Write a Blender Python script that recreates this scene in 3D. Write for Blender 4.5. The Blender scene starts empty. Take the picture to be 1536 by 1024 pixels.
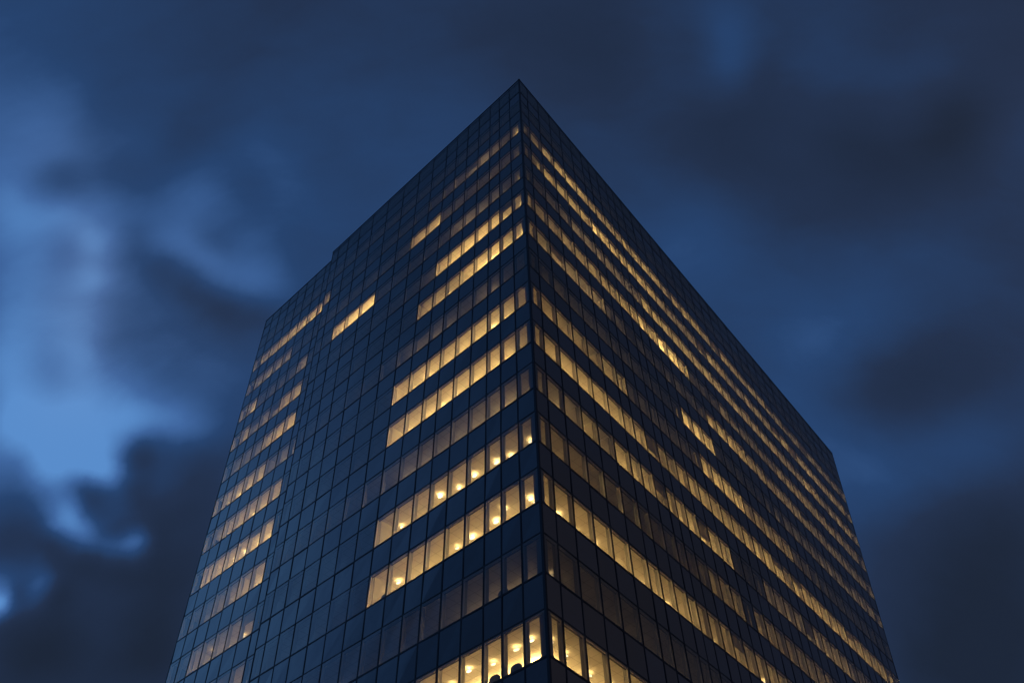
import bpy, math, random
from mathutils import Vector, Matrix

random.seed(7)
SC = bpy.context.scene
COL = SC.collection
R = math.radians

# ------------------------------------------------------------------ plan of the tower
H = 3.8                      # storey height
Z0 = 64.696                  # sill of storey row 0
VIS = 0.544 * H              # height of the vision glass
ZTOP = 74.916                # main roof line
ZWING = Z0 + 2.41 * H        # lower roof line of the wing
AL, AR = R(41.966), R(52.562)
DL = Vector((-math.cos(AL), math.sin(AL), 0))
DR = Vector((math.cos(AR), math.sin(AR), 0))
NL = Vector((math.sin(AL), math.cos(AL), 0))     # inward normals
NR = Vector((-math.sin(AR), math.cos(AR), 0))
SETBACK = 0.22
S_MAIN = [0, 1.25, 2.48, 3.6, 4.98, 6.41, 7.82, 9.14, 10.67, 12.21, 13.79, 15.45, 17.06, 18.59, 20.04, 21.4, 22.4]
S_WING = [22.4, 23.6, 25.1, 26.6, 28.0, 29.45, 30.9, 32.3, 33.55]
S_RIGHT = [0, 1.11, 2.64, 4.3, 5.87, 7.51, 9.16, 10.32, 11.69, 13.04, 14.03, 15.18, 16.49, 17.75]
while S_RIGHT[-1] < 47.0:
    S_RIGHT.append(S_RIGHT[-1] + 1.362)
SR_END = S_RIGHT[-1]
ROWS = range(-2, 17)


def row_of(z):
    return (Z0 - z) / H


def sill(k):
    return Z0 - k * H


def smooth(x):
    x = max(0.0, min(1.0, x))
    return x * x * (3 - 2 * x)


def run(face, s, z):
    """distance along a face at height z: the far ends of the tower flare outwards with height"""
    k = row_of(z)
    if face == 'right':
        g = 1.19 * (max(0.0, s - 12) / (SR_END - 12)) ** 1.3
    else:
        g = 0.30 * smooth((s - 8) / 14.0) + 0.03 * max(0, (s - 22.4) / 11.15)
    return s + g * (10 - k)


def P(face, s, off, z, d):
    q = run(face, s, z) + off
    if face == 'right':
        v = DR * q + NR * d
    else:
        v = DL * q + NL * (d + (SETBACK if face == 'wing' else 0.0))
    return Vector((v.x, v.y, z))


# ------------------------------------------------------------------ mesh helpers
class MB:
    def __init__(self):
        self.v, self.f, self.m = [], [], []

    def quad(self, pts, mi=0):
        b = len(self.v)
        self.v += [tuple(p) for p in pts]
        self.f.append(tuple(range(b, b + len(pts))))
        self.m.append(mi)

    def hexa(self, lo, hi, mi=0):
        b = len(self.v)
        self.v += [tuple(p) for p in lo] + [tuple(p) for p in hi]
        n = len(lo)
        self.f.append(tuple(b + i for i in reversed(range(n))))
        self.f.append(tuple(b + n + i for i in range(n)))
        for i in range(n):
            j = (i + 1) % n
            self.f.append((b + i, b + j, b + n + j, b + n + i))
        self.m += [mi] * (n + 2)

    def bar(self, face, s0, o0, s1, o1, z0, z1, d0, d1, mi=0):
        """a bar on a face: from s0+o0 to s1+o1 along it, z0..z1, depth d0..d1 (positive = inwards)"""
        lo = [P(face, s0, o0, z0, d0), P(face, s1, o1, z0, d0), P(face, s1, o1, z0, d1), P(face, s0, o0, z0, d1)]
        hi = [P(face, s0, o0, z1, d0), P(face, s1, o1, z1, d0), P(face, s1, o1, z1, d1), P(face, s0, o0, z1, d1)]
        self.hexa(lo, hi, mi)

    def build(self, name, mats, parent=None, smooth_=False):
        me = bpy.data.meshes.new(name)
        me.from_pydata(self.v, [], self.f)
        for m in (mats if isinstance(mats, (list, tuple)) else [mats]):
            me.materials.append(m)
        me.polygons.foreach_set('material_index', self.m)
        if smooth_:
            me.polygons.foreach_set('use_smooth', [True] * len(self.f))
        me.update()
        o = bpy.data.objects.new(name, me)
        COL.objects.link(o)
        if parent is not None:
            o.parent = parent
        return o


def recalc(o):
    import bmesh
    bm = bmesh.new()
    bm.from_mesh(o.data)
    bmesh.ops.recalc_face_normals(bm, faces=bm.faces)
    bm.to_mesh(o.data)
    bm.free()


# ------------------------------------------------------------------ materials
def new_mat(name):
    m = bpy.data.materials.new(name)
    m.use_nodes = True
    m.node_tree.nodes.clear()
    return m, m.node_tree.nodes, m.node_tree.links


def principled(name, col, rough=0.5, metal=0.0, ior=1.5, noise=0.0, scale=3.0, bump=0.0):
    m, N, L = new_mat(name)
    out = N.new('ShaderNodeOutputMaterial')
    b = N.new('ShaderNodeBsdfPrincipled')
    b.inputs['Base Color'].default_value = (*col, 1)
    b.inputs['Roughness'].default_value = rough
    b.inputs['Metallic'].default_value = metal
    b.inputs['IOR'].default_value = ior
    L.new(b.outputs[0], out.inputs[0])
    if noise or bump:
        tc = N.new('ShaderNodeTexCoord')
        nz = N.new('ShaderNodeTexNoise')
        nz.inputs['Scale'].default_value = scale
        nz.inputs['Detail'].default_value = 5
        L.new(tc.outputs['Object'], nz.inputs['Vector'])
        if noise:
            cr = N.new('ShaderNodeValToRGB')
            cr.color_ramp.elements[0].position = .3
            cr.color_ramp.elements[1].position = .7
            cr.color_ramp.elements[0].color = (*[c * (1 - noise) for c in col], 1)
            cr.color_ramp.elements[1].color = (*[min(1, c * (1 + noise)) for c in col], 1)
            L.new(nz.outputs['Fac'], cr.inputs['Fac'])
            L.new(cr.outputs['Color'], b.inputs['Base Color'])
        if bump:
            bp = N.new('ShaderNodeBump')
            bp.inputs['Strength'].default_value = bump
            bp.inputs['Distance'].default_value = .02
            L.new(nz.outputs['Fac'], bp.inputs['Height'])
            L.new(bp.outputs['Normal'], b.inputs['Normal'])
    return m


def glass_material():
    """coated sheet glass: lets the room show through and mirrors the sky, with the faint waviness of large panes"""
    m, N, L = new_mat('coated_glass')
    out = N.new('ShaderNodeOutputMaterial')
    tr = N.new('ShaderNodeBsdfTransparent')
    tr.inputs['Color'].default_value = (.80, .80, .78, 1)
    gl = N.new('ShaderNodeBsdfGlossy')
    gl.inputs['Color'].default_value = (.96, .92, .87, 1)
    gl.inputs['Roughness'].default_value = .03
    fr = N.new('ShaderNodeFresnel')
    fr.inputs['IOR'].default_value = GLASS_IOR
    mx = N.new('ShaderNodeMixShader')
    tc = N.new('ShaderNodeTexCoord')
    nz = N.new('ShaderNodeTexNoise')
    nz.inputs['Scale'].default_value = .55
    nz.inputs['Detail'].default_value = 2
    L.new(tc.outputs['Object'], nz.inputs['Vector'])
    bp = N.new('ShaderNodeBump')
    bp.inputs['Strength'].default_value = .12
    bp.inputs['Distance'].default_value = .12
    L.new(nz.outputs['Fac'], bp.inputs['Height'])
    L.new(bp.outputs['Normal'], gl.inputs['Normal'])
    L.new(fr.outputs[0], mx.inputs['Fac'])
    L.new(tr.outputs[0], mx.inputs[1])
    L.new(gl.outputs[0], mx.inputs[2])
    L.new(mx.outputs[0], out.inputs[0])
    return m


def spandrel_material():
    m, N, L = new_mat('spandrel_glass')
    out = N.new('ShaderNodeOutputMaterial')
    b = N.new('ShaderNodeBsdfPrincipled')
    b.inputs['Roughness'].default_value = .07
    b.inputs['IOR'].default_value = GLASS_IOR
    tc = N.new('ShaderNodeTexCoord')
    nz = N.new('ShaderNodeTexNoise')
    nz.inputs['Scale'].default_value = .5
    nz.inputs['Detail'].default_value = 2
    L.new(tc.outputs['Object'], nz.inputs['Vector'])
    bp = N.new('ShaderNodeBump')
    bp.inputs['Strength'].default_value = .12
    bp.inputs['Distance'].default_value = .12
    L.new(nz.outputs['Fac'], bp.inputs['Height'])
    L.new(bp.outputs['Normal'], b.inputs['Normal'])
    gr = N.new('ShaderNodeTexNoise')                    # thin rain dirt
    gr.inputs['Scale'].default_value = 4
    gr.inputs['Detail'].default_value = 6
    L.new(tc.outputs['Object'], gr.inputs['Vector'])
    cr = N.new('ShaderNodeValToRGB')
    cr.color_ramp.elements[0].color = (.010, .015, .024, 1)
    cr.color_ramp.elements[1].color = (.022, .028, .040, 1)
    L.new(gr.outputs['Fac'], cr.inputs['Fac'])
    # every sheet has its own tint
    oi, ge = N.new('ShaderNodeObjectInfo'), N.new('ShaderNodeNewGeometry')
    ad = N.new('ShaderNodeMath')
    ad.operation = 'ADD'
    L.new(oi.outputs['Random'], ad.inputs[0])
    L.new(ge.outputs['Random Per Island'], ad.inputs[1])
    fx = N.new('ShaderNodeMath')
    fx.operation = 'FRACT'
    L.new(ad.outputs[0], fx.inputs[0])
    vr = N.new('ShaderNodeMapRange')
    vr.inputs['To Min'].default_value = .5
    vr.inputs['To Max'].default_value = 1.9
    L.new(fx.outputs[0], vr.inputs['Value'])
    vs = N.new('ShaderNodeVectorMath')
    vs.operation = 'SCALE'
    L.new(cr.outputs['Color'], vs.inputs[0])
    L.new(vr.outputs[0], vs.inputs['Scale'])
    L.new(vs.outputs[0], b.inputs['Base Color'])
    b.inputs['Specular Tint'].default_value = (1.0, .93, .86, 1)
    rr = N.new('ShaderNodeMapRange')
    rr.inputs['To Min'].default_value = .04
    rr.inputs['To Max'].default_value = .14
    L.new(gr.outputs['Fac'], rr.inputs['Value'])
    L.new(rr.outputs[0], b.inputs['Roughness'])
    L.new(b.outputs[0], out.inputs[0])
    return m


GLASS_IOR = 2.5
M_GLASS = glass_material()
M_SPAN = spandrel_material()
M_GRID = principled('dark_anodised_metal', (.009, .0095, .011), .5, .0, 1.45, .2, 6)
M_FRAME = principled('pale_window_frame', (.58, .56, .52), .5)
M_MULL = principled('inner_mullion_grey', (.34, .33, .31), .6)
M_CEIL = principled('ceiling_board', (.72, .69, .63), .85, 0, 1.5, .06, 1.2)


def tile_joints(m):
    N, L = m.node_tree.nodes, m.node_tree.links
    b = next(n for n in N if n.type == 'BSDF_PRINCIPLED')
    src = b.inputs['Base Color'].links[0].from_socket
    tc = N.new('ShaderNodeTexCoord')
    mp = N.new('ShaderNodeMapping')
    mp.inputs['Rotation'].default_value = (0, 0, AL)
    L.new(tc.outputs['Object'], mp.inputs['Vector'])
    br = N.new('ShaderNodeTexBrick')
    br.offset = 0
    br.inputs['Scale'].default_value = 1
    br.inputs['Brick Width'].default_value = .6
    br.inputs['Row Height'].default_value = .6
    br.inputs['Mortar Size'].default_value = .012
    br.inputs['Color1'].default_value = (1, 1, 1, 1)
    br.inputs['Color2'].default_value = (.93, .93, .93, 1)
    br.inputs['Mortar'].default_value = (.55, .55, .55, 1)
    L.new(mp.outputs[0], br.inputs['Vector'])
    mx = N.new('ShaderNodeMix')
    mx.data_type = 'RGBA'
    mx.blend_type = 'MULTIPLY'
    mx.inputs[0].default_value = 1
    L.new(src, mx.inputs[6])
    L.new(br.outputs['Color'], mx.inputs[7])
    L.new(mx.outputs[2], b.inputs['Base Color'])


tile_joints(M_CEIL)
M_WALL = principled('office_wall_paint', (.55, .52, .47), .9, 0, 1.5, .05, 1)
M_HEAD = principled('blind_cassette', (.10, .10, .105), .6)
M_CARPET = principled('office_carpet', (.16, .14, .12), .95, 0, 1.5, .2, 8)
M_ROOF = principled('roof_membrane', (.08, .08, .085), .9, 0, 1.5, .2, 2)
M_REAR = principled('rear_cladding', (.02, .023, .03), .3, 0, 1.6, .2, .7)
LAMP_GAIN = 3.2
UP_GAIN = 30.0
STRIP_GAIN = 64.0
LAMP_COL = (1.0, .635, .205)
DIM_COL = (1.0, .70, .38)      # cooler fittings of the rooms on night setting
_lamp = {}


def lamp_mat(level, gain=None):
    q = (round(level, 1), gain or LAMP_GAIN)
    if q not in _lamp:
        m, N, L = new_mat('lamp_glow')
        out = N.new('ShaderNodeOutputMaterial')
        e = N.new('ShaderNodeEmission')
        f_ = min(1.0, max(0.0, (q[0] - .6) / .8))
        hot = LAMP_COL if q[1] != LAMP_GAIN else (1.0, .80, .46)      # the bare diffuser looks whiter than what it lights
        e.inputs['Color'].default_value = (*[a * f_ + b * (1 - f_) for a, b in zip(hot, DIM_COL)], 1)
        e.inputs['Strength'].default_value = q[1] * (q[0] / 2.0) ** 2.2
        L.new(e.outputs[0], out.inputs[0])
        _lamp[q] = m
    return _lamp[q]


# ------------------------------------------------------------------ which rooms are lit (distance along the face, level)
LIT_RIGHT = {
    -2: [(99, .1)], -1: [(99, .2)],
    0: [(1.1, 2.2), (4.3, 1.3), (20, 1.6), (34, 1.3), (50, 1.1), (99, .9)],
    1: [(1.1, 1.0), (9, 1.4), (18, 2.1), (45, 1.3), (99, 1.1)],
    2: [(1.1, 1.2), (6, .4), (15, .9), (20, 1.7), (40, 1.4), (99, 1.2)],
    3: [(2.6, 2.6), (4.3, .9), (9, 1.3), (13.6, 1.8), (22.3, 2.9), (26, .7), (36, 1.0), (45, 1.3), (99, 1.2)],
    4: [(2.6, 2.4), (4.3, .9), (9, 1.1), (12.5, .8), (18, .35), (20.8, .7), (23.6, .3), (31, 1.8), (40, 1.4), (99, 1.1)],
    5: [(9, .4), (13, .5), (17.8, .3), (22.3, 2.1), (34, .35), (45, .8), (99, .9)],
    6: [(1.1, .8), (2.6, 1.7), (4.3, 1.3), (5.9, 1.7), (7.5, 1.3), (10.3, 1.8), (14, .7), (19.1, .6), (26, 2.3), (33, 1.6), (38, .9), (99, .35)],
    7: [(12, 2.0), (16, 1.7), (30, 2.1), (50, 1.8), (99, 1.5)],
    8: [(1.1, .7), (2.6, 1.4), (4.3, 1.1), (5.9, 1.6), (7.5, 1.2), (13, 1.8), (21.4, 2.0), (24.5, .3), (38, 1.2), (45, .9), (99, .7)],
    9: [(2.6, .7), (17.2, .3), (20.8, 1.7), (22.2, .2), (40, 1.3), (99, .9)],
    10: [(20, 2.15), (30, 1.85), (99, 1.35)],
    11: [(7, .25), (14, .55), (99, .4)],
    12: [(1.1, 1.5), (2.6, 2.1), (99, 1.9)],
}
LIT_LEFT = {
    -2: [(25.9, .1), (27.5, .9), (99, .15)], -1: [(99, .2)],
    0: [(1.25, 2.0), (2.5, .9), (3.6, .5), (6.9, .9), (10, .4), (23.7, .15), (25.6, 1.4), (29.3, 1.4), (33, 1.2), (99, .9)],
    1: [(1.25, .9), (7.4, .3), (8.7, .5), (12.3, 1.4), (30, .25), (99, .8)],
    2: [(1.25, 1.5), (4.98, .6), (7.82, .8), (16.9, .2), (21.6, 2.1), (26, .2), (28, .9), (33.5, .4), (99, 1.1)],
    3: [(9.2, 2.4), (10.7, .6), (25.4, .15), (28.8, 1.3), (32.8, .8), (99, 1.2)],
    4: [(6.4, 2.4), (8.5, 1.6), (11.6, 1.4), (25.0, .15), (30, 1.4), (99, .7)],
    5: [(1.25, .25), (3.6, .35), (4.98, .9), (7.82, .4), (12.21, .65), (24.6, .15), (27.5, .75), (99, 1.3)],
    6: [(1.25, .5), (2.48, .9), (12.21, 2.4), (24.6, .15), (32, 1.6), (99, 1.2)],
    7: [(1.25, 1.8), (12.21, 2.4), (24.3, .15), (29, 1.8), (33, 1.5), (99, 1.0)],
    8: [(1.25, .3), (2.48, .75), (3.6, 1.15), (6.4, .9), (12.21, .75), (24.1, .15), (27.3, 1.5), (30, 1.0), (99, .6)],
    9: [(1.25, 1.5), (12.21, 2.25), (23.7, .15), (27.2, 1.3), (31, 1.1), (99, .6)],
    10: [(12.21, 2.35), (23.6, .15), (27, 1.2), (99, .9)],
    11: [(1.25, .3), (2.48, .9), (3.6, 1.0), (4.98, .85), (7.82, .65), (99, .2)],
    12: [(12.21, 2.4), (99, .3)],
}


def level(face, i, k):
    tab = (LIT_RIGHT if face == 'right' else LIT_LEFT).get(k)
    if tab is None:
        return 0.15
    B = BAYS[face]
    c = .5 * (run(face, B[i], sill(k)) + run(face, B[i + 1], sill(k)))
    l = next((l for e, l in tab if c < e), tab[-1][1])
    if face == 'wing' and l > .5:
        l *= 1.14
    if face == 'right' and k <= 5 and c > 2.7:
        l *= .97
    if face == 'right' and c > 9:
        # rooms differ a little from each other
        rr = random.Random(k * 131 + (i // 2) * 7).random(), random.Random(k * 977 + i).random()
        l *= .72 + .34 * rr[0] + .16 * (rr[1] - .5)
    return l


BAYS = {'left': S_MAIN, 'wing': S_WING, 'right': S_RIGHT}

# ------------------------------------------------------------------ camera
CAM = Vector((-0.775, -29.85, 1.6))
F, YAW, PITCH, ROLL, PX, PY = 1271.355, R(-1.372), R(50.702), R(-0.737), -9.392, 0.176
fw = Vector((math.sin(YAW) * math.cos(PITCH), math.cos(YAW) * math.cos(PITCH), math.sin(PITCH)))
rt = Vector((math.cos(YAW), -math.sin(YAW), 0))
up = rt.cross(fw)
rt2 = rt * math.cos(ROLL) + up * math.sin(ROLL)
up2 = -rt * math.sin(ROLL) + up * math.cos(ROLL)
cd = bpy.data.cameras.new('camera')
cam = bpy.data.objects.new('camera', cd)
COL.objects.link(cam)
M = Matrix((rt2, up2, -fw)).transposed().to_4x4()
M.translation = CAM
cam.matrix_world = M
cd.sensor_width = 36
cd.lens = F / 1536 * 36
cd.shift_x = -PX / 1536
cd.shift_y = PY / 1536
cd.clip_end = 5000
SC.camera = cam


def seen_size(pts):
    """how large a pane shows: used to choose which repeats become parts of their own"""
    xy = []
    for p in pts:
        d = Vector(p) - CAM
        w = d.dot(fw)
        x, y = 768 + PX + F * d.dot(rt2) / w, 512 + PY - F * d.dot(up2) / w
        xy.append((min(1536, max(0, x)), min(1024, max(0, y))))
    a = 0
    for i in range(len(xy)):
        j = (i + 1) % len(xy)
        a += xy[i][0] * xy[j][1] - xy[j][0] * xy[i][1]
    return abs(a) / 2


# ------------------------------------------------------------------ the tower
tower = bpy.data.objects.new('office_tower', None)
COL.objects.link(tower)
tower['label'] = 'dark glass office tower with rows of warm lit windows under the dusk sky'
tower['category'] = 'building'

MW, TW = .039, .040           # half widths of mullion and transom
wins, spans, lights = [], [], []
for face, B in BAYS.items():
    zt = ZWING if face == 'wing' else ZTOP
    for k in ROWS:
        z0, z1 = sill(k), min(sill(k) + VIS, zt - .25)
        for i in range(len(B) - 1):
            a, b = B[i], B[i + 1]
            pane = [P(face, a, MW, z0 + TW, .0), P(face, b, -MW, z0 + TW, .0), P(face, b, -MW, z1 - TW, .0), P(face, a, MW, z1 - TW, .0)]
            wins.append((seen_size(pane), face, i, k, z0, z1))
            if k < 16:
                y0, y1 = sill(k + 1) + VIS, sill(k)
                pane2 = [P(face, a, MW, y0, 0), P(face, b, -MW, y0, 0), P(face, b, -MW, y1, 0), P(face, a, MW, y1, 0)]
                spans.append((seen_size(pane2), face, i, y0, y1))
wins.sort(key=lambda t: -t[0])
spans.sort(key=lambda t: -t[0])


def jit():
    return random.uniform(-.010, .010)


def add_pane(mb, face, i, z0, z1, d=0.0):
    a, b = BAYS[face][i], BAYS[face][i + 1]
    # each sheet sits a few millimetres out of true, like real glazing
    q = [P(face, a, MW, z0, d + jit()), P(face, b, -MW, z0, d + jit()), P(face, b, -MW, z1, d + jit()), P(face, a, MW, z1, d + jit())]
    mb.quad(q if face == 'right' else q[::-1])      # glass faces outwards


def add_frame(mb, face, i, z0, z1):
    a, b = BAYS[face][i], BAYS[face][i + 1]
    zi0, zi1 = z0 + TW, z1 - TW
    w = .035
    # pale glazing bead just behind the glass
    mb.bar(face, a, MW, a, MW + w, zi0, zi1, .02, .10, 0)
    mb.bar(face, b, -MW - w, b, -MW, zi0, zi1, .02, .10, 0)
    mb.bar(face, a, MW + w, b, -MW - w, zi0, zi0 + w, .02, .10, 0)
    mb.bar(face, a, MW + w, b, -MW - w, zi1 - .06, zi1, .02, .10, 0)
    # grey inner mullion and blind cassette
    mb.bar(face, a, MW, a, MW + .03, zi0 - .3, zi1 + .05, .103, .27, 1)
    mb.bar(face, b, -MW - .03, b, -MW, zi0 - .3, zi1 + .05, .103, .27, 1)
    mb.bar(face, a, MW + .03, b, -MW - .03, zi1 - .085, zi1 + .04, .106, .16, 2)


NIND = 100
rest_g, rest_f = MB(), MB()
for n, (sz, face, i, k, z0, z1) in enumerate(wins):
    if n < NIND:
        g, fr = MB(), MB()
        add_pane(g, face, i, z0 + TW, z1 - TW)
        add_frame(fr, face, i, z0, z1)
        w = g.build('window', M_GLASS, tower)
        l = level(face, i, k)
        w['label'] = 'warm lit window' if l >= 1.3 else ('dimly lit window' if l > .4 else 'dark unlit window')
        f_ = fr.build('window_frame', [M_FRAME, M_MULL, M_HEAD], w)
        recalc(f_)
    else:
        add_pane(rest_g, face, i, z0 + TW, z1 - TW)
        add_frame(rest_f, face, i, z0, z1)
rw = rest_g.build('window', M_GLASS, tower)
rw['kind'] = 'stuff'
rf = rest_f.build('window_frame', [M_FRAME, M_MULL, M_HEAD], rw)
rf['kind'] = 'stuff'
recalc(rf)

rest_s = MB()
for n, (sz, face, i, y0, y1) in enumerate(spans):
    mb = MB() if n < NIND else rest_s
    add_pane(mb, face, i, y0 + TW, y1 - TW, .004)
    # opaque back of the panel
    a, b = BAYS[face][i], BAYS[face][i + 1]
    mb.quad([P(face, a, 0, y0 - .02, .05), P(face, b, 0, y0 - .02, .05), P(face, b, 0, y1 + .02, .05), P(face, a, 0, y1 + .02, .05)], 1)
    if n < NIND:
        mb.build('spandrel_panel', [M_SPAN, M_GRID], tower)
o = rest_s.build('spandrel_panel', [M_SPAN, M_GRID], tower)
o['kind'] = 'stuff'

# mullions and transoms, one grid for each face
for face, B in BAYS.items():
    zt = ZWING if face == 'wing' else ZTOP
    zb = sill(16) - .05
    g = MB()
    for i, s in enumerate(B):
        if face != 'wing' and i == 0:
            continue
        if face == 'wing' and i == 0:
            continue
        n = 8
        g.bar(face, s, -MW, s, MW, zb, zt - .06, -.016, .1)
    for k in ROWS:
        for z, tw in ((sill(k), TW + .008), (sill(k) + VIS, TW - .01)):
            if z > zt - .3:
                continue
            for i in range(len(B) - 1):
                g.bar(face, B[i], MW if (i or face == 'wing') else .10, B[i + 1], -MW, z - tw, z + tw, -.012, .098)
    o = g.build('mullion_grid', M_GRID, tower)
    recalc(o)

# corner post, crease post, copings
g = MB()
c = .10
zb = 0.0
for z0, z1 in ((zb, ZTOP - .06),):
    def ring(z):
        q = [DL * c - NL * .02, DL * c + NL * .12, (DL + DR) * .30, DR * c + NR * .12, DR * c - NR * .02]
        q.append((-NL * .03 - NR * .03) * .9)
        return [Vector((p.x, p.y, z)) for p in q]
    g.hexa(ring(z0), ring(z1))
o = g.build('corner_post', M_GRID, tower)
recalc(o)
g = MB()
kk = (DL + DR).normalized()
for k in ROWS:
    q0 = [DL * .17 + NL * .13, DL * .5 + NL * .13, DL * .5 + NL * .13 + DR * .36, DR * .5 + NR * .13, DR * .17 + NR * .13, (DL + DR) * .34]
    z0, z1 = sill(k) - .45, sill(k) + VIS + .06
    g.hexa([Vector((p.x, p.y, z0)) for p in q0], [Vector((p.x, p.y, z1)) for p in q0])
o = g.build('corner_column', M_MULL, tower)
recalc(o)
g = MB()
s = S_MAIN[-1]
lo = [P('left', s, .034, zb, .012), P('left', s, .05, zb, .012), P('left', s, .05, zb, SETBACK + .1), P('left', s, .034, zb, SETBACK + .1)]
hi = [P('left', s, .034, ZTOP - .06, .012), P('left', s, .05, ZTOP - .06, .012), P('left', s, .05, ZTOP - .06, SETBACK + .1), P('left', s, .034, ZTOP - .06, SETBACK + .1)]
g.hexa(lo, hi)
# return of the main block above the lower wing roof
g.bar('left', s, -.04, s, .04, ZWING - .5, ZTOP - .06, .1, 9.0)
o = g.build('return_wall', M_REAR, tower)
recalc(o)


def plan(z, inset, wing=True):
    """outline of the tower at height z, moved inwards"""
    sm, sw, sr = S_MAIN[-1], S_WING[-1], SR_END
    A = P('wing', sw, -inset, z, inset)
    B_ = P('right', sr, -inset, z, inset)
    k0 = (DL + DR).normalized()
    ang = math.acos(max(-1, min(1, DL.dot(DR)))) / 2
    O = k0 * (inset / math.sin(ang))
    O = Vector((O.x, O.y, z))
    back = A + (P('right', sr, 0, z, 0) - Vector((0, 0, z))) - DR * inset
    back.z = z
    return [O, P('left', sm, 0, z, inset), P('wing', sm, 0, z, inset), A, back, B_]


# floor slabs, each with the ceiling of the storey below on its underside
for k in range(-3, 17):
    ztop = sill(k) - .45
    zbot = sill(k + 1) + VIS + .06
    if k == -3:
        ztop = ZTOP - .9
        zbot = sill(-2) + VIS + .05 - .35
        zbot = min(zbot, ztop - .2)
    g = MB()
    lo, hi = plan(zbot, .06), plan(ztop, .06)
    if k == -3:
        continue
    g.hexa(lo, hi, 0)
    g.m[1] = 1
    o = g.build('floor_slab', [M_CEIL, M_CARPET], tower)
    recalc(o)
# roof deck and copings
g = MB()
# main block roof: triangle-fan outline up to the crease, wing roof lower
zr = ZTOP - .45
A0 = P('left', S_MAIN[-1], 0, zr, .06)
B0 = P('right', SR_END, -.06, zr, .06)
O0 = plan(zr, .06)[0]
K0 = A0 + (B0 - O0)
g.hexa([O0, A0, K0, B0], [p + Vector((0, 0, .12)) for p in (O0, A0, K0, B0)])
zr = ZWING - .45
A1 = P('wing', S_MAIN[-1], 0, zr, .06)
A2 = P('wing', S_WING[-1], -.06, zr, .06)
v = (B0 - O0)
v.z = 0
g.hexa([A1, A2, A2 + v, A1 + v], [p + Vector((0, 0, .12)) for p in (A1, A2, A2 + v, A1 + v)])
o = g.build('roof', M_ROOF, tower)
recalc(o)
g = MB()
g.bar('left', .10, 0, S_MAIN[-1], .11, ZTOP - .06, ZTOP + .03, -.025, .35)
g.bar('right', .10, 0, SR_END, .07, ZTOP - .06, ZTOP + .03, -.025, .35)
g.bar('wing', S_MAIN[-1], .12, S_WING[-1], .07, ZWING - .06, ZWING + .03, -.025, .35)
# band between the top glass and the coping
bandm = MB()
for face, B in BAYS.items():
    zt = ZWING if face == 'wing' else ZTOP
    z1 = min(sill(-2) + VIS, zt - .25)
    bandm.bar(face, B[0], .05, B[-1], 0, z1 - TW, zt - .063, .006, .3)
recalc(bandm.build('parapet_panel', M_SPAN, tower))
def crn(z):
    q = [DL * .097 - NL * .052, DL * .097 + NL * .3, DR * .097 + NR * .3, DR * .097 - NR * .052, (-NL * .052 - NR * .052) * .9]
    return [Vector((p.x, p.y, z)) for p in q]
g.hexa(crn(ZTOP - .057), crn(ZTOP + .027))
o = g.build('parapet_coping', M_GRID, tower)
recalc(o)

# rear walls (never in view from the street corner) and the far end walls
g = MB()
for z0, z1 in [(sill(k), sill(k - 1)) for k in range(16, -1, -1)] + [(sill(-1), ZWING - .3)]:
    a, b = plan(z0, .02), plan(z1, .02)
    for i, j in ((3, 4), (4, 5)):
        g.quad([a[i], a[j], b[j], b[i]])
zz = (ZWING - .3, ZTOP - .1)
a, b = plan(zz[0], .02), plan(zz[1], .02)
g.quad([a[4], a[5], b[5], b[4]])
o = g.build('rear_wall', M_REAR, tower)

# room walls: the core wall six metres in, and partitions between offices
DEPTH = 5.5
walls = MB()
parts = MB()
for k in ROWS:
    zf, zc = sill(k) - .45, sill(k) + VIS + .06
    for face in ('left', 'wing', 'right'):
        B = BAYS[face]
        s0 = DEPTH * .98 if face != 'wing' else B[0]
        pts = [s for s in B if s > s0 + .5] if face != 'wing' else list(B)
        if face != 'wing':
            pts = [s0] + pts
        for a, b in zip(pts[:-1], pts[1:]):
            walls.quad([P(face, a, 0, zf, DEPTH), P(face, b, 0, zf, DEPTH), P(face, b, 0, zc, DEPTH), P(face, a, 0, zc, DEPTH)])
        for i in range(1, len(B) - 1):
            l0, l1 = level(face, i - 1, k), level(face, i, k)
            if B[i] > 4.0 and (max(l0, l1) > .9 and abs(l0 - l1) > .35):
                parts.bar(face, B[i], -.04, B[i], .04, zf, zc, .335, DEPTH)
        if face == 'wing':
            parts.bar(face, B[0], -.04, B[0], .04, zf, zc, .0, DEPTH)
walls.build('interior_wall', M_WALL, tower)
o = parts.build('partition_wall', M_WALL, tower)
recalc(o)

# roller blinds pulled part of the way down behind some of the upper windows
M_BLIND, N_, L_ = new_mat('blind_fabric')
o_ = N_.new('ShaderNodeOutputMaterial')
d_ = N_.new('ShaderNodeBsdfDiffuse')
d_.inputs['Color'].default_value = (.42, .39, .34, 1)
t_ = N_.new('ShaderNodeBsdfTranslucent')
t_.inputs['Color'].default_value = (.55, .50, .42, 1)
m_ = N_.new('ShaderNodeMixShader')
m_.inputs[0].default_value = .4
L_.new(d_.outputs[0], m_.inputs[1])
L_.new(t_.outputs[0], m_.inputs[2])
L_.new(m_.outputs[0], o_.inputs[0])
bl = MB()
nb = 0
for face, B in BAYS.items():
    for k in range(0, 12):
        for i in range(1, len(B) - 1):
            r_ = random.random()
            want = .30 if (face == 'left' and k == 5) else .16 if (face == 'right' and B[i] > 8 and k < 9) else .05
            if k >= 9 and B[i] < 12:
                want = 0
            if face == 'left' and k in (6, 7) or level(face, i, k) < .3 or r_ > want:
                continue
            h = random.choice((.25, .35, .45, .5, .7)) * VIS
            bl.bar(face, B[i], MW + .045, B[i + 1], -MW - .045, sill(k) + VIS - h, sill(k) + VIS - .06, .112, .118)
            nb += 1
o = bl.build('roller_blind', M_BLIND, tower)
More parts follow.
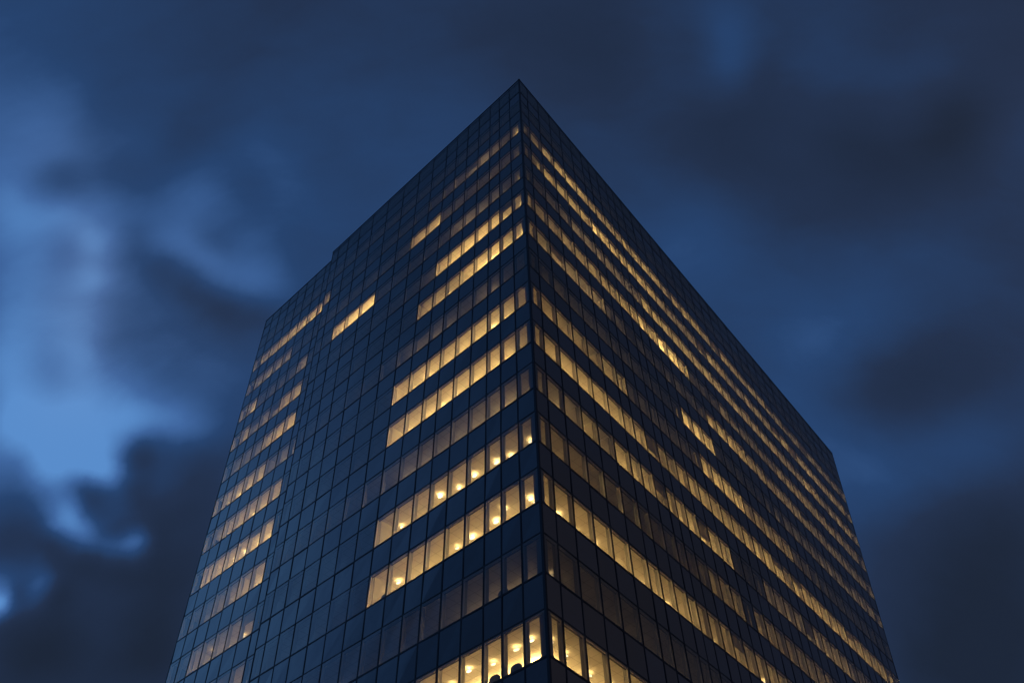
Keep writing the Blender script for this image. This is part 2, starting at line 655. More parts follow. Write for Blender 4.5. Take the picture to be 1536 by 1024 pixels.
o['kind'] = 'stuff'
recalc(o)

# ceiling lights: a shallow opal bowl hung just under each ceiling
def bowl(mb, c, rad, hgt, seg=12, du=None, dv=None):
    rings = [(.0, -1.0), (.55, -.82), (.9, -.35), (1.0, .1), (.8, .5), (.25, .62)]
    b = len(mb.v)
    mb.v.append((c.x, c.y, c.z - hgt))
    for (rr, hh) in rings[1:]:
        for q in range(seg):
            t = 2 * math.pi * q / seg
            q_ = c + du * (rad * rr * math.cos(t)) + dv * (.55 * rad * rr * math.sin(t))
            mb.v.append((q_.x, q_.y, c.z + hgt * hh))
    for q in range(seg):
        mb.f.append((b, b + 1 + (q + 1) % seg, b + 1 + q))
        mb.m.append(0)
    for n in range(len(rings) - 2):
        for q in range(seg):
            i0 = b + 1 + n * seg
            mb.f.append((i0 + q, i0 + (q + 1) % seg, i0 + seg + (q + 1) % seg, i0 + seg + q))
            mb.m.append(1 if n >= 3 else 0)
    # stem up to the ceiling
    i0 = b + 1 + (len(rings) - 2) * seg
    mb.f.append(tuple(i0 + q for q in range(seg)))
    mb.m.append(1)


def axes(face):
    return (DR, NR) if face == 'right' else (DL, NL)


def lamp_point(face, i, k, lv):
    B = BAYS[face]
    d = 1.2 if lv >= 1.25 else 2.4
    if face == 'right':
        d += .25
    d += random.uniform(-.2, .35)
    s = .5 * (B[i] + B[i + 1]) + random.uniform(-.28, .28)
    return P(face, s, 0, sill(k) + VIS + .06 - .16, d)


rank = {}
for n, (sz, face, i, k, z0, z1) in enumerate(wins):
    lv = level(face, i, k)
    if lv < .85:
        continue
    if BAYS[face][i + 1] < 2.7 and face == 'right':
        pass
    rank[(face, i, k)] = (sz, lv)
rest_l = {}
cnt = 0
for (face, i, k), (sz, lv) in sorted(rank.items(), key=lambda t: -t[1][0] * (1 if t[1][1] >= 1.25 else .01)):
    if i == 0 and face == 'right':
        continue
    if i == 0 and face == 'left' and k >= 7:
        continue
    if not (i == 0) and random.random() < .22:
        continue                                    # not every fitting is switched on
    lvj = max(.2, lv * random.uniform(.72, 1.12))
    p = lamp_point(face, i, k, lv)
    if i == 0 and face == 'left':
        p = DL * .95 + DR * .95 + Vector((0, 0, p.z))
        lvj = min(3.2, lvj * 1.35)
    rad = random.uniform(.11, .18)
    if cnt < NIND:
        mb = MB()
        bowl(mb, p, rad, .035, 14, *axes(face))
        mb.build('ceiling_light', [lamp_mat(lvj), lamp_mat(lvj, UP_GAIN)], tower, True)
    else:
        q = round(lvj, 1)
        rest_l.setdefault(q, MB())
        bowl(rest_l[q], p, rad, .035, 8, *axes(face))
    cnt += 1
# added light bars, hidden deeper in each room to brighten its ceiling
fills = {}
for face, B in BAYS.items():
    for k in range(-2, 13):
        for i in range(len(B) - 1):
            lv = level(face, i, k)
            if lv < .12 or (face != 'wing' and B[i] < 2.3):
                continue
            q = max(.1, round(lv * random.uniform(.9, 1.1), 1))
            mb = fills.setdefault(q, MB())
            zc = sill(k) + VIS + .06
            pd = (1.25 if k < 3 else 1.5 if k < 6 else 1.95 if k < 9 else 2.8) - (.1 if face == 'right' else 0)
            mb.bar(face, B[i], .2, B[i + 1], -.2, zc - .36, zc - .29, pd, pd + .22)
allp, pm = MB(), []
for q, mb in sorted(fills.items()):
    b = len(allp.v)
    allp.v += mb.v
    allp.f += [tuple(x + b for x in f) for f in mb.f]
    allp.m += [len(pm)] * len(mb.f)
    pm.append(lamp_mat(q, STRIP_GAIN))
o = allp.build('hidden_fill_light', pm, tower)
o['kind'] = 'stuff'
recalc(o)
allm, mats = MB(), []
for q, mb in sorted(rest_l.items()):
    b = len(allm.v)
    allm.v += mb.v
    allm.f += [tuple(x + b for x in f) for f in mb.f]
    allm.m += [len(mats) + x for x in mb.m]
    mats += [lamp_mat(q), lamp_mat(q, UP_GAIN)]
o = allm.build('ceiling_light', mats, tower, True)
o['kind'] = 'stuff'

# ------------------------------------------------------------------ office chairs against the glass
M_CHAIR = principled('dark_chair_fabric', (.36, .33, .30), .9, 0, 1.5, .25, 30, .2)
M_CHROME = principled('chair_metal', (.25, .25, .26), .35, .9)


def superbox(mb, c, ax, ay, az, hx, hy, hz, n=10, m=16, p=3.2, mi=0):
    """a soft upholstered cushion: a rounded box"""
    b = len(mb.v)

    def sg(x, e):
        return math.copysign(abs(x) ** e, x)
    for i in range(n + 1):
        th = -math.pi / 2 + math.pi * i / n
        for j in range(m):
            ph = 2 * math.pi * j / m
            x, y, z = sg(math.cos(th), 2 / p) * sg(math.cos(ph), 2 / p), sg(math.cos(th), 2 / p) * sg(math.sin(ph), 2 / p), sg(math.sin(th), 2 / p)
            mb.v.append(tuple(c + ax * (x * hx) + ay * (y * hy) + az * (z * hz)))
    for i in range(n):
        for j in range(m):
            mb.f.append((b + i * m + j, b + i * m + (j + 1) % m, b + (i + 1) * m + (j + 1) % m, b + (i + 1) * m + j))
            mb.m.append(mi)


def rod(mb, a, b_, r, seg=8, mi=0):
    d = (b_ - a).normalized()
    u = d.orthogonal().normalized()
    v = d.cross(u)
    lo = [a + u * (r * math.cos(2 * math.pi * q / seg)) + v * (r * math.sin(2 * math.pi * q / seg)) for q in range(seg)]
    mb.hexa(lo, [p + (b_ - a) for p in lo], mi)


def make_chair():
    X, Y, Z = Vector((1, 0, 0)), Vector((0, 1, 0)), Vector((0, 0, 1))
    root = bpy.data.objects.new('office_chair', None)
    COL.objects.link(root)
    root['category'] = 'chair'
    g = MB()
    superbox(g, Vector((0, .02, .50)), X, Y, Z, .27, .26, .06)
    recalc(g.build('seat', M_CHAIR, root, True))
    g = MB()
    tilt = Vector((0, -.10, 1)).normalized()
    superbox(g, Vector((0, -.25, .79)), X, tilt.cross(X), tilt, .31, .06, .25, 12, 18, 2.4)
    recalc(g.build('backrest', M_CHAIR, root, True))
    for sx in (-1, 1):
        g = MB()
        superbox(g, Vector((sx * .31, .0, .70)), X, Y, Z, .04, .15, .022)
        rod(g, Vector((sx * .31, 0, .69)), Vector((sx * .27, .02, .47)), .018)
        recalc(g.build('armrest', M_CHAIR, root, True))
    g = MB()
    rod(g, Vector((0, 0, .10)), Vector((0, 0, .46)), .03, 10)
    rod(g, Vector((0, -.12, .47)), Vector((0, -.27, .62)), .025)
    for q in range(5):
        t = 2 * math.pi * q / 5
        rod(g, Vector((0, 0, .12)), Vector((.3 * math.cos(t), .3 * math.sin(t), .075)), .022)
        e = Vector((.3 * math.cos(t), .3 * math.sin(t), .031))
        rod(g, e - X * .02, e + X * .02, .03, 10)
    recalc(g.build('swivel_base', M_CHROME, root))
    return root


CHAIRS = [
    ('left', 12, 2.05, .10, 'dark round-backed chair behind the second bright window left of the corner, lowest lit row'),
    ('left', 12, 3.25, .06, 'dark round-backed chair behind the third bright window left of the corner, lowest lit row'),
    ('left', 12, 4.55, -.08, 'dark round-backed chair behind the fourth bright window left of the corner, lowest lit row'),
    ('left', 11, 2.75, .1, 'dark chair back in a dim window one storey above the lowest bright row'),
    ('left', 10, 11.2, .0, 'dark chair back in the leftmost window of the second bright row from the bottom'),
    ('right', 12, 3.9, .1, 'dark chair back behind the third bright window right of the corner, lowest lit row'),
]
proto = make_chair()
for n, (face, k, s, rz, lab) in enumerate(CHAIRS):
    if n == 0:
        c = proto
    else:
        c = proto.copy()
        COL.objects.link(c)
        for ch in list(proto.children):
            d = ch.copy()
            COL.objects.link(d)
            d.parent = c
    nv = NR if face == 'right' else NL
    c.location = P(face, s, 0, sill(k) - .448, .60)
    c.rotation_euler = (0, 0, math.atan2(nv.y, nv.x) - math.pi / 2 + rz)
    c['label'] = lab
    c['group'] = 'office chairs standing against the windows'

# ------------------------------------------------------------------ ground, out of frame below
def sheet(name, pts, z, m):
    g = MB()
    g.quad([Vector((x, y, z)) for x, y in pts])
    o = g.build(name, m)
    o['kind'] = 'structure'
    return o


M_ASPH = principled('asphalt', (.05, .05, .052), .9, 0, 1.5, .3, 3, .3)
M_PAVE = principled('paving', (.22, .21, .2), .85, 0, 1.5, .2, 2, .2)
sheet('ground', [(-1500, -1500), (1500, -1500), (1500, 1500), (-1500, 1500)], 0, M_ASPH)
g = MB()
ctr = (DL * 18 + DR * 24)
pl = plan(0.0, 0)
lo = []
for p in (pl[0], pl[3], pl[4], pl[5]):
    d = (Vector((p.x, p.y, 0)) - ctr).normalized() * 7
    lo.append(Vector((p.x, p.y, .004)) + d)
g.hexa(lo, [p + Vector((0, 0, .126)) for p in lo])
o = g.build('pavement', M_PAVE)
o['kind'] = 'structure'
recalc(o)

# ------------------------------------------------------------------ sky: dusk air and broken cloud
SKY_BLOBS = [
    ((-0.4974, 0.3583, 0.7901), 0.0579, 0.117),
    ((-0.4556, 0.3693, 0.8099), 0.0316, 0.06),
    ((-0.3898, 0.3226, 0.8626), 0.0617, 0.014),
    ((-0.3861, 0.3792, 0.8409), 0.0458, 0.036),
    ((-0.3373, 0.3951, 0.8545), 0.0501, -0.021),
    ((-0.3152, 0.3289, 0.8902), 0.1016, -0.044),
    ((-0.2257, 0.315, 0.9218), 0.1108, -0.149),
    ((-0.233, 0.379, 0.8956), 0.0894, 0.113),
    ((-0.0323, 0.3363, 0.9412), 0.1171, -0.128),
    ((-0.0519, 0.4286, 0.902), 0.1065, 0.115),
    ((-0.2602, 0.4372, 0.8609), 0.0339, 0.059),
    ((-0.2303, 0.5098, 0.8289), 0.0438, 0.065),
    ((0.0639, 0.3259, 0.9432), 0.1074, -0.096),
    ((0.1223, 0.3455, 0.9304), 0.0714, -0.129),
    ((0.173, 0.3641, 0.9152), 0.0616, 0.094),
    ((0.2415, 0.3354, 0.9106), 0.0282, 0.04),
    ((0.3384, 0.3287, 0.8817), 0.0525, 0.036),
    ((0.2311, 0.4197, 0.8778), 0.0737, -0.166),
    ((0.1448, 0.4307, 0.8908), 0.1008, -0.056),
    ((0.3121, 0.4125, 0.8558), 0.0645, -0.024),
    ((0.3737, 0.3864, 0.8433), 0.0599, -0.149),
    ((0.3951, 0.4443, 0.804), 0.0654, -0.18),
    ((0.4554, 0.4033, 0.7937), 0.0452, -0.158),
    ((0.4269, 0.331, 0.8415), 0.0627, 0.034),
    ((0.4779, 0.3121, 0.8211), 0.0841, -0.063),
    ((0.5008, 0.4167, 0.7587), 0.0508, 0.063),
    ((0.4802, 0.4674, 0.7422), 0.0678, -0.074),
    ((0.1594, 0.5088, 0.846), 0.0945, -0.022),
    ((0.2179, 0.5366, 0.8152), 0.0873, 0.192),
    ((0.288, 0.5037, 0.8145), 0.0727, -0.049),
    ((0.3474, 0.5072, 0.7887), 0.0658, -0.028),
    ((0.3143, 0.5847, 0.7479), 0.0874, 0.052),
    ((0.2671, 0.5682, 0.7783), 0.0818, -0.069),
    ((0.3971, 0.5275, 0.7511), 0.0849, 0.045),
    ((0.4598, 0.5292, 0.7132), 0.078, 0.071),
    ((0.5039, 0.5162, 0.6925), 0.0843, -0.019),
    ((0.3518, 0.6171, 0.7039), 0.0803, 0.182),
    ((0.4171, 0.627, 0.6579), 0.0756, -0.297),
    ((0.3683, 0.6505, 0.6642), 0.0565, -0.226),
    ((0.4634, 0.5872, 0.6636), 0.0725, -0.074),
    ((0.4992, 0.5853, 0.639), 0.079, -0.024),
    ((0.458, 0.6529, 0.6033), 0.0715, 0.308),
    ((0.3821, 0.6911, 0.6135), 0.069, 0.154),
    ((0.3539, 0.6744, 0.648), 0.0638, 0.139),
    ((0.3647, 0.7321, 0.5754), 0.0732, 0.044),
    ((0.3989, 0.73, 0.555), 0.0662, -0.161),
    ((0.4414, 0.6987, 0.563), 0.0656, -0.026),
    ((0.4559, 0.7467, 0.4843), 0.0924, -0.094),
    ((0.4834, 0.6826, 0.5481), 0.0733, -0.274),
    ((0.4029, 0.7998, 0.4449), 0.082, -0.209),
    ((0.3818, 0.7847, 0.4883), 0.0887, 0.025),
    ((0.4656, 0.7743, 0.4286), 0.0943, -0.217),
    ((0.0091, 0.431, 0.9023), 0.1058, -0.059),
    ((0.0609, 0.4984, 0.8648), 0.1219, 0.027),
    ((-0.1689, 0.613, 0.7718), 0.1441, 0.054),
    ((0.093, 0.6845, 0.723), 0.16, 0.014),
    ((-0.0666, 0.786, 0.6147), 0.16, -0.103),
    ((-0.2926, 0.4274, 0.8554), 0.037, 0.116),
    ((-0.2455, 0.4719, 0.8468), 0.0346, 0.03),
    ((-0.297, 0.4568, 0.8385), 0.0323, -0.095),
    ((-0.3423, 0.4386, 0.831), 0.0358, 0.062),
    ((-0.4161, 0.4219, 0.8055), 0.035, -0.187),
    ((-0.4543, 0.3999, 0.7961), 0.0308, 0.042),
    ((-0.4662, 0.4134, 0.7821), 0.0287, -0.293),
    ((-0.4751, 0.3882, 0.7897), 0.0345, 0.068),
    ((-0.3862, 0.429, 0.8165), 0.0362, -0.062),
    ((-0.451, 0.3403, 0.8251), 0.0391, 0.089),
    ((-0.4447, 0.3721, 0.8148), 0.0278, -0.042),
    ((-0.4234, 0.3465, 0.8371), 0.0385, -0.051),
    ((-0.4169, 0.3817, 0.8249), 0.0331, 0.019),
    ((-0.4021, 0.4067, 0.8203), 0.033, 0.11),
    ((-0.3656, 0.4148, 0.8332), 0.0412, -0.053),
    ((0.2303, 0.3169, 0.9201), 0.034, 0.114),
    ((0.2249, 0.3458, 0.9109), 0.0255, 0.039),
    ((0.2393, 0.3611, 0.9013), 0.0301, 0.154),
    ((0.2627, 0.3533, 0.8979), 0.0384, -0.079),
    ((0.2073, 0.337, 0.9184), 0.0347, -0.117),
    ((0.2865, 0.314, 0.9052), 0.062, -0.028),
    ((0.3804, 0.3246, 0.866), 0.0527, -0.088),
    ((0.3713, 0.356, 0.8575), 0.0466, 0.107),
    ((0.3221, 0.3612, 0.8751), 0.0581, 0.021),
    ((0.4197, 0.3738, 0.8271), 0.0524, 0.147),
    ((0.4252, 0.4626, 0.7779), 0.0697, 0.025),
    ((0.3137, 0.4502, 0.836), 0.0592, -0.025),
    ((0.2737, 0.461, 0.8441), 0.0615, -0.028),
    ((0.2178, 0.4661, 0.8575), 0.0733, -0.04),
    ((0.4482, 0.381, 0.8086), 0.0421, -0.185),
    ((0.4852, 0.3799, 0.7875), 0.0521, 0.098),
    ((0.4835, 0.4265, 0.7644), 0.0456, -0.013),
    ((-0.5061, 0.4202, 0.7532), 0.0405, 0.251),
    ((-0.4749, 0.4299, 0.7679), 0.0291, 0.283),
    ((-0.4419, 0.4395, 0.782), 0.0445, 0.267),
    ((-0.407, 0.4487, 0.7956), 0.0416, 0.081),
    ((-0.3703, 0.4576, 0.8084), 0.0457, 0.148),
    ((-0.3318, 0.466, 0.8202), 0.0445, 0.125),
    ((-0.2916, 0.4738, 0.8309), 0.0391, 0.013),
    ((-0.2569, 0.4798, 0.8389), 0.036, 0.013),
    ((-0.5097, 0.4536, 0.7311), 0.044, 0.111),
    ((-0.4786, 0.4641, 0.7454), 0.0348, 0.049),
    ((-0.4595, 0.4701, 0.7536), 0.0212, -0.034),
    ((-0.4511, 0.4727, 0.757), 0.019, 0.164),
    ((-0.4398, 0.476, 0.7615), 0.019, 0.091),
    ((-0.4283, 0.4794, 0.766), 0.0206, 0.044),
    ((-0.4016, 0.488, 0.775), 0.0251, -0.075),
    ((-0.3865, 0.4937, 0.779), 0.0224, 0.141),
    ((-0.3677, 0.4985, 0.7851), 0.0247, 0.148),
    ((-0.3356, 0.509, 0.7926), 0.032, -0.037),
    ((-0.2809, 0.514, 0.8105), 0.0473, 0.145),
    ((-0.2523, 0.5127, 0.8207), 0.0367, -0.074),
    ((-0.5122, 0.481, 0.7115), 0.0415, 0.137),
    ((-0.481, 0.4921, 0.7256), 0.0311, 0.085),
    ((-0.4674, 0.4967, 0.7313), 0.0212, 0.012),
    ((-0.4564, 0.5003, 0.7358), 0.0203, 0.165),
    ((-0.4451, 0.5039, 0.7403), 0.0203, 0.148),
    ((-0.4336, 0.5075, 0.7446), 0.0218, 0.032),
    ((-0.4189, 0.5119, 0.75), 0.026, 0.089),
    ((-0.4008, 0.517, 0.7563), 0.0265, 0.019),
    ((-0.3814, 0.5102, 0.7708), 0.0219, -0.191),
    ((-0.3827, 0.5279, 0.7582), 0.0264, 0.028),
    ((-0.3691, 0.5164, 0.7727), 0.0197, 0.026),
    ((-0.3558, 0.5136, 0.7808), 0.0221, 0.099),
    ((-0.3604, 0.5325, 0.7658), 0.0212, -0.096),
    ((-0.3437, 0.5287, 0.7761), 0.0239, 0.148),
    ((-0.3238, 0.5333, 0.7815), 0.0284, 0.155),
    ((-0.2973, 0.5482, 0.7817), 0.0288, 0.128),
    ((-0.2768, 0.5585, 0.782), 0.0315, 0.143),
    ((-0.3512, 0.542, 0.7635), 0.0224, -0.076),
    ((-0.3319, 0.5539, 0.7636), 0.0263, -0.123),
    ((-0.3121, 0.5657, 0.7633), 0.0254, -0.076),
    ((-0.2882, 0.5733, 0.767), 0.0286, -0.187),
    ((-0.3147, 0.5506, 0.7732), 0.0231, 0.038),
    ((-0.514, 0.5081, 0.6911), 0.0416, 0.147),
    ((-0.4829, 0.5198, 0.7048), 0.0362, 0.098),
    ((-0.4638, 0.5265, 0.7126), 0.0239, 0.13),
    ((-0.4526, 0.5303, 0.7169), 0.022, 0.1),
    ((-0.4413, 0.5368, 0.7191), 0.022, 0.026),
    ((-0.4268, 0.5415, 0.7243), 0.0288, 0.051),
    ((-0.4027, 0.5459, 0.7347), 0.0357, 0.055),
    ((-0.3779, 0.5529, 0.7426), 0.0341, 0.021),
    ((-0.3264, 0.5779, 0.748), 0.0291, -0.036),
    ((-0.3026, 0.5834, 0.7537), 0.0277, 0.066),
    ((-0.5153, 0.5346, 0.6699), 0.0389, 0.176),
    ((-0.4841, 0.5468, 0.6831), 0.0342, 0.082),
    ((-0.4651, 0.5538, 0.6906), 0.0263, 0.204),
    ((-0.4338, 0.5646, 0.7021), 0.0306, 0.015),
    ((-0.4101, 0.5723, 0.7102), 0.0338, 0.021),
    ((-0.3536, 0.5886, 0.727), 0.0386, 0.033),
    ((-0.3204, 0.5969, 0.7355), 0.0337, -0.038),
    ((-0.5159, 0.5553, 0.6523), 0.0363, 0.271),
    ((-0.4874, 0.568, 0.6632), 0.0334, -0.139),
    ((-0.4629, 0.5762, 0.6735), 0.03, 0.228),
    ((-0.446, 0.5824, 0.6797), 0.0296, 0.02),
    ((-0.4227, 0.5904, 0.6876), 0.0334, 0.046),
    ((-0.3985, 0.5981, 0.6953), 0.036, 0.039),
    ((-0.3672, 0.6075, 0.7044), 0.0397, 0.055),
    ((-0.3345, 0.6163, 0.7129), 0.0338, 0.055),
    ((-0.311, 0.6222, 0.7184), 0.0326, 0.037),
    ((-0.5161, 0.5781, 0.632), 0.0337, 0.17),
    ((-0.4903, 0.5865, 0.6447), 0.0349, 0.158),
    ((-0.4632, 0.5972, 0.6548), 0.0356, 0.094),
    ((-0.4348, 0.6076, 0.6647), 0.0345, 0.165),
    ((-0.4111, 0.6157, 0.6722), 0.0323, 0.089),
    ((-0.3547, 0.633, 0.6881), 0.0386, 0.015),
    ((-0.5159, 0.5954, 0.6159), 0.0319, 0.214),
    ((-0.4741, 0.6132, 0.6318), 0.0405, 0.302),
    ((-0.4405, 0.6262, 0.6434), 0.031, 0.143),
    ((-0.417, 0.6335, 0.6517), 0.0258, 0.21),
    ((-0.3927, 0.6416, 0.6588), 0.0301, 0.228),
    ((-0.3676, 0.6495, 0.6656), 0.0307, 0.245),
    ((-0.3417, 0.658, 0.671), 0.0325, 0.034),
    ((-0.4108, 0.6508, 0.6385), 0.0226, -0.089),
    ((-0.3926, 0.657, 0.6436), 0.026, -0.099),
    ((-0.3675, 0.665, 0.6502), 0.0289, -0.103),
    ((-0.3416, 0.6726, 0.6564), 0.0287, -0.019),
    ((-0.523, 0.6065, 0.5988), 0.0275, 0.161),
    ((-0.5102, 0.6218, 0.5943), 0.0209, -0.117),
    ((-0.4948, 0.6263, 0.6024), 0.0242, 0.22),
    ((-0.4625, 0.6422, 0.6113), 0.0328, 0.287),
    ((-0.437, 0.6522, 0.6194), 0.0256, 0.327),
    ((-0.4212, 0.659, 0.6232), 0.0241, -0.387),
    ((-0.3983, 0.6709, 0.6255), 0.0306, 0.077),
    ((-0.3413, 0.6888, 0.6396), 0.035, -0.023),
    ((-0.5222, 0.6253, 0.5799), 0.0238, 0.123),
    ((-0.5106, 0.633, 0.5819), 0.0177, -0.054),
    ((-0.4995, 0.6349, 0.5894), 0.0189, 0.019),
    ((-0.4836, 0.6465, 0.5901), 0.0238, 0.192),
    ((-0.47, 0.6541, 0.5927), 0.0217, -0.013),
    ((-0.4603, 0.665, 0.5882), 0.0179, -0.054),
    ((-0.4474, 0.6702, 0.5922), 0.0191, -0.253),
    ((-0.4359, 0.677, 0.593), 0.0182, 0.079),
    ((-0.4336, 0.6668, 0.6061), 0.0216, 0.43),
    ((-0.4227, 0.6788, 0.6005), 0.0216, -0.222),
    ((-0.3725, 0.7032, 0.6055), 0.0379, -0.024),
    ((-0.347, 0.7112, 0.6113), 0.0425, -0.131),
    ((-0.5185, 0.6447, 0.5617), 0.0274, 0.045),
    ((-0.5036, 0.6496, 0.5696), 0.0208, -0.018),
    ((-0.4931, 0.6566, 0.5707), 0.0203, 0.023),
    ((-0.4823, 0.6658, 0.5693), 0.0186, 0.074),
    ((-0.4739, 0.6747, 0.5659), 0.016, 0.093),
    ((-0.4674, 0.6835, 0.5606), 0.016, 0.172),
    ((-0.4768, 0.682, 0.5546), 0.016, 0.215),
    ((-0.458, 0.6943, 0.5551), 0.0176, 0.285),
    ((-0.4651, 0.6724, 0.5758), 0.0191, 0.263),
    ((-0.4492, 0.6842, 0.5745), 0.0226, -0.222),
    ((-0.4368, 0.6892, 0.5781), 0.0207, 0.172),
    ((-0.4204, 0.6978, 0.58), 0.0286, -0.031),
    ((-0.3964, 0.7088, 0.5836), 0.0305, -0.123),
    ((-0.517, 0.6624, 0.5422), 0.0309, -0.112),
    ((-0.4967, 0.6729, 0.5481), 0.0247, -0.017),
    ((-0.4849, 0.6825, 0.5469), 0.0182, -0.062),
    ((-0.4547, 0.7007, 0.5497), 0.016, 0.192),
    ((-0.4445, 0.7075, 0.5495), 0.016, -0.096),
    ((-0.4359, 0.7118, 0.5508), 0.016, 0.429),
    ((-0.4272, 0.7111, 0.5584), 0.0174, -0.256),
    ((-0.4169, 0.7184, 0.5568), 0.016, 0.406),
    ((-0.4097, 0.7169, 0.564), 0.016, 0.224),
    ((-0.4146, 0.7251, 0.5498), 0.0169, 0.075),
    ((-0.4012, 0.7222, 0.5635), 0.0188, -0.15),
    ((-0.3828, 0.7309, 0.5651), 0.032, 0.063),
    ((-0.5102, 0.6819, 0.5242), 0.0319, -0.079),
    ((-0.4688, 0.7003, 0.5383), 0.0252, -0.201),
    ((-0.4462, 0.7157, 0.5373), 0.0214, -0.141),
    ((-0.4231, 0.7291, 0.538), 0.0251, -0.162),
    ((-0.3933, 0.7436, 0.5407), 0.0365, -0.089),
    ((-0.363, 0.7501, 0.5528), 0.0447, -0.24),
    ((-0.5162, 0.6978, 0.4966), 0.0217, 0.391),
    ((-0.5156, 0.7071, 0.4839), 0.0163, 0.684),
    ((-0.5101, 0.713, 0.481), 0.016, 0.087),
    ((-0.5066, 0.7204, 0.4738), 0.0185, -0.061),
    ((-0.5038, 0.7077, 0.4954), 0.0186, -0.718),
    ((-0.4924, 0.7089, 0.5051), 0.0171, 0.456),
    ((-0.4912, 0.7168, 0.495), 0.0163, 0.334),
    ((-0.4813, 0.7185, 0.502), 0.0182, -0.245),
    ((-0.4661, 0.7218, 0.5116), 0.0315, -0.068),
    ((-0.4617, 0.7488, 0.4755), 0.0458, -0.178),
    ((-0.4314, 0.7638, 0.4801), 0.0392, 0.165),
    ((-0.4073, 0.7648, 0.4991), 0.0455, -0.15),
    ((-0.382, 0.785, 0.4878), 0.0464, -0.095),
    ((-0.4988, 0.747, 0.4396), 0.0494, -0.261),
    ((-0.4473, 0.7716, 0.4522), 0.0509, -0.153),
    ((-0.3912, 0.7948, 0.4639), 0.0519, -0.218),
    ((-0.4848, 0.421, 0.7666), 0.0256, -0.178),
]
w = bpy.data.worlds.new('World')
SC.world = w
w.use_nodes = True
N, L = w.node_tree.nodes, w.node_tree.links
N.clear()
out = N.new('ShaderNodeOutputWorld')
bg = N.new('ShaderNodeBackground')
L.new(bg.outputs[0], out.inputs[0])
tc = N.new('ShaderNodeTexCoord')
DIRV = tc.outputs['Generated']


def noise(scale, detail, rough, vec, dist=0.0):
    n = N.new('ShaderNodeTexNoise')
    n.inputs['Scale'].default_value = scale
    n.inputs['Detail'].default_value = detail
    n.inputs['Roughness'].default_value = rough
    n.inputs['Distortion'].default_value = dist
    L.new(vec, n.inputs['Vector'])
    return n


def vmath(op, a, b=None, scale=None):
    n = N.new('ShaderNodeVectorMath')
    n.operation = op
    for i, x in enumerate((a, b)):
        if x is None:
            continue
        if isinstance(x, (tuple, list)):
            n.inputs[i].default_value = x
        else:
            L.new(x, n.inputs[i])
    if scale is not None:
        n.inputs['Scale'].default_value = scale
    return n


def fmath(op, *args):
    n = N.new('ShaderNodeMath')
    n.operation = op
    for i, x in enumerate(args):
        if isinstance(x, (int, float)):
            n.inputs[i].default_value = x
        else:
            L.new(x, n.inputs[i])
    return n.outputs[0]


def warp(vec, scale, detail, amp):
    n = noise(scale, detail, .55, vec)
    c = vmath('SUBTRACT', n.outputs['Color'], (.5, .5, .5))
    s = vmath('SCALE', c.outputs[0], None, amp)
    return vmath('ADD', vec, s.outputs[0]).outputs[0]


# unseen bright and dark sky patches, added to shape the glass walls' reflections
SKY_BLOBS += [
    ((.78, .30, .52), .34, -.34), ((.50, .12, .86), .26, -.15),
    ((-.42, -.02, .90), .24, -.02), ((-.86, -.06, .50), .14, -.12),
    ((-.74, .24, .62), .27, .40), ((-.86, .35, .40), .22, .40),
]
wv = warp(DIRV, 3.0, 3, .014)
wv = warp(wv, 12.0, 8, .025)
val = None
SKY_BASE = .40
wn = vmath('NORMALIZE', wv).outputs[0]


def lobe(c, rad):
    k = 2.0 / (rad * rad)
    d = vmath('DOT_PRODUCT', wn, tuple(Vector(c).normalized() * k)).outputs['Value']
    return fmath('EXPONENT', fmath('SUBTRACT', d, k))


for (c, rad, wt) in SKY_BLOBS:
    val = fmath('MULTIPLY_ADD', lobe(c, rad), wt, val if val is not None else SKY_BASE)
grey = None
for (c, rad, wt) in [((-0.4535, 0.5012, 0.7369), 0.0423, 0.5), ((-0.4506, 0.4669, 0.7609), 0.0346, 0.35), ((-0.4591, 0.5449, 0.7017), 0.0423, 0.45), ((-0.3904, 0.5494, 0.7387), 0.0692, 0.28), ((-0.3338, 0.5937, 0.7322), 0.0615, 0.2), ((-0.4687, 0.5873, 0.6599), 0.0462, 0.25), ((-0.4535, 0.394, 0.7994), 0.0538, 0.3), ((-0.3541, 0.4924, 0.7951), 0.0385, 0.1)]:   # thin cloud edges: paler and less blue than the open sky
    grey = fmath('MULTIPLY_ADD', lobe(c, rad), wt, grey if grey is not None else 0.0)
st = N.new('ShaderNodeMapping')
st.inputs['Rotation'].default_value = (.3, .5, .6)
st.inputs['Scale'].default_value = (1.0, 2.1, 1.2)
L.new(wv, st.inputs['Vector'])
n1 = noise(3.2, 7, .52, st.outputs[0], .4)
n2 = noise(11.0, 6, .55, st.outputs[0], .3)
val = fmath('MULTIPLY_ADD', fmath('SUBTRACT', n1.outputs['Fac'], .5), .13, val)
val = fmath('MULTIPLY_ADD', fmath('SUBTRACT', n2.outputs['Fac'], .5), .13, val)
ramp = N.new('ShaderNodeValToRGB')
cr = ramp.color_ramp
stops = [(0.0, (.0122, .0205, .0420)), (.25, (.0168, .0315, .0740)), (.5, (.0200, .0560, .1550)), (.75, (.0490, .1300, .3400)), (1.0, (.100, .265, .600))]
cr.elements[0].position, cr.elements[0].color = stops[0][0], (*stops[0][1], 1)
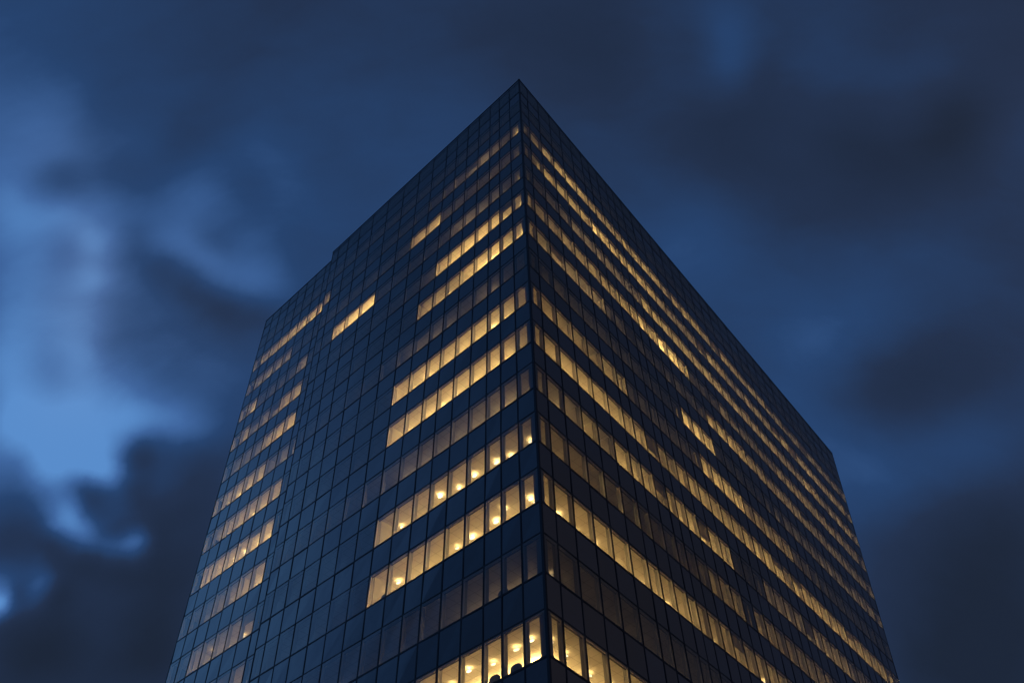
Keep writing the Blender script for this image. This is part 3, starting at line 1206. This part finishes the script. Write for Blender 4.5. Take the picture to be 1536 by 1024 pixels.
cr.elements[1].position, cr.elements[1].color = stops[-1][0], (*stops[-1][1], 1)
for p_, c_ in stops[1:-1]:
    el = cr.elements.new(p_)
    el.color = (*c_, 1)
L.new(val, ramp.inputs['Fac'])
sky = N.new('ShaderNodeTexSky')
sky.sky_type = 'NISHITA'
sky.sun_disc = False
sky.sun_elevation = R(-3)
sky.sun_rotation = R(-60)
mixn = N.new('ShaderNodeMix')
mixn.data_type = 'RGBA'
mixn.inputs[0].default_value = 0.0008
# warm glow added to the unseen sky, neutralising the right-hand wall's blue reflections
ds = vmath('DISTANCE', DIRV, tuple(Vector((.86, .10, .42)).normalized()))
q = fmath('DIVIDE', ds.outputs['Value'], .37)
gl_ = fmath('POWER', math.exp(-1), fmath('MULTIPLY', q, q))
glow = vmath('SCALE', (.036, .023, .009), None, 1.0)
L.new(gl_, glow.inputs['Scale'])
hs = N.new('ShaderNodeHueSaturation')
L.new(ramp.outputs['Color'], hs.inputs['Color'])
L.new(fmath('SUBTRACT', 1.0, fmath('MULTIPLY', grey, .09)), hs.inputs['Saturation'])
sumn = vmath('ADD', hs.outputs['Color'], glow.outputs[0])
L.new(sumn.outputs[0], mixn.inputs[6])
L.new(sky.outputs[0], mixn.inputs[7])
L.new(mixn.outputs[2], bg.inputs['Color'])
bg.inputs['Strength'].default_value = 1.0
w.cycles.sampling_method = 'MANUAL'
w.cycles.sample_map_resolution = 256

sd = bpy.data.lights.new('sun', 'SUN')
sd.energy = .01
sd.angle = R(10)
sd.color = (1, .9, .8)
so = bpy.data.objects.new('sun', sd)
COL.objects.link(so)
so.rotation_euler = (R(86), 0, R(-60))

SC.render.engine = 'CYCLES'
SC.cycles.use_denoising = True
SC.cycles.max_bounces = 6
SC.cycles.diffuse_bounces = 3
SC.cycles.glossy_bounces = 3
SC.cycles.transparent_max_bounces = 8
SC.cycles.sample_clamp_indirect = 4
SC.cycles.caustics_reflective = False
SC.view_settings.view_transform = 'Standard'
SC.view_settings.look = 'None'
SC.view_settings.exposure = 0
SC.view_settings.gamma = 1
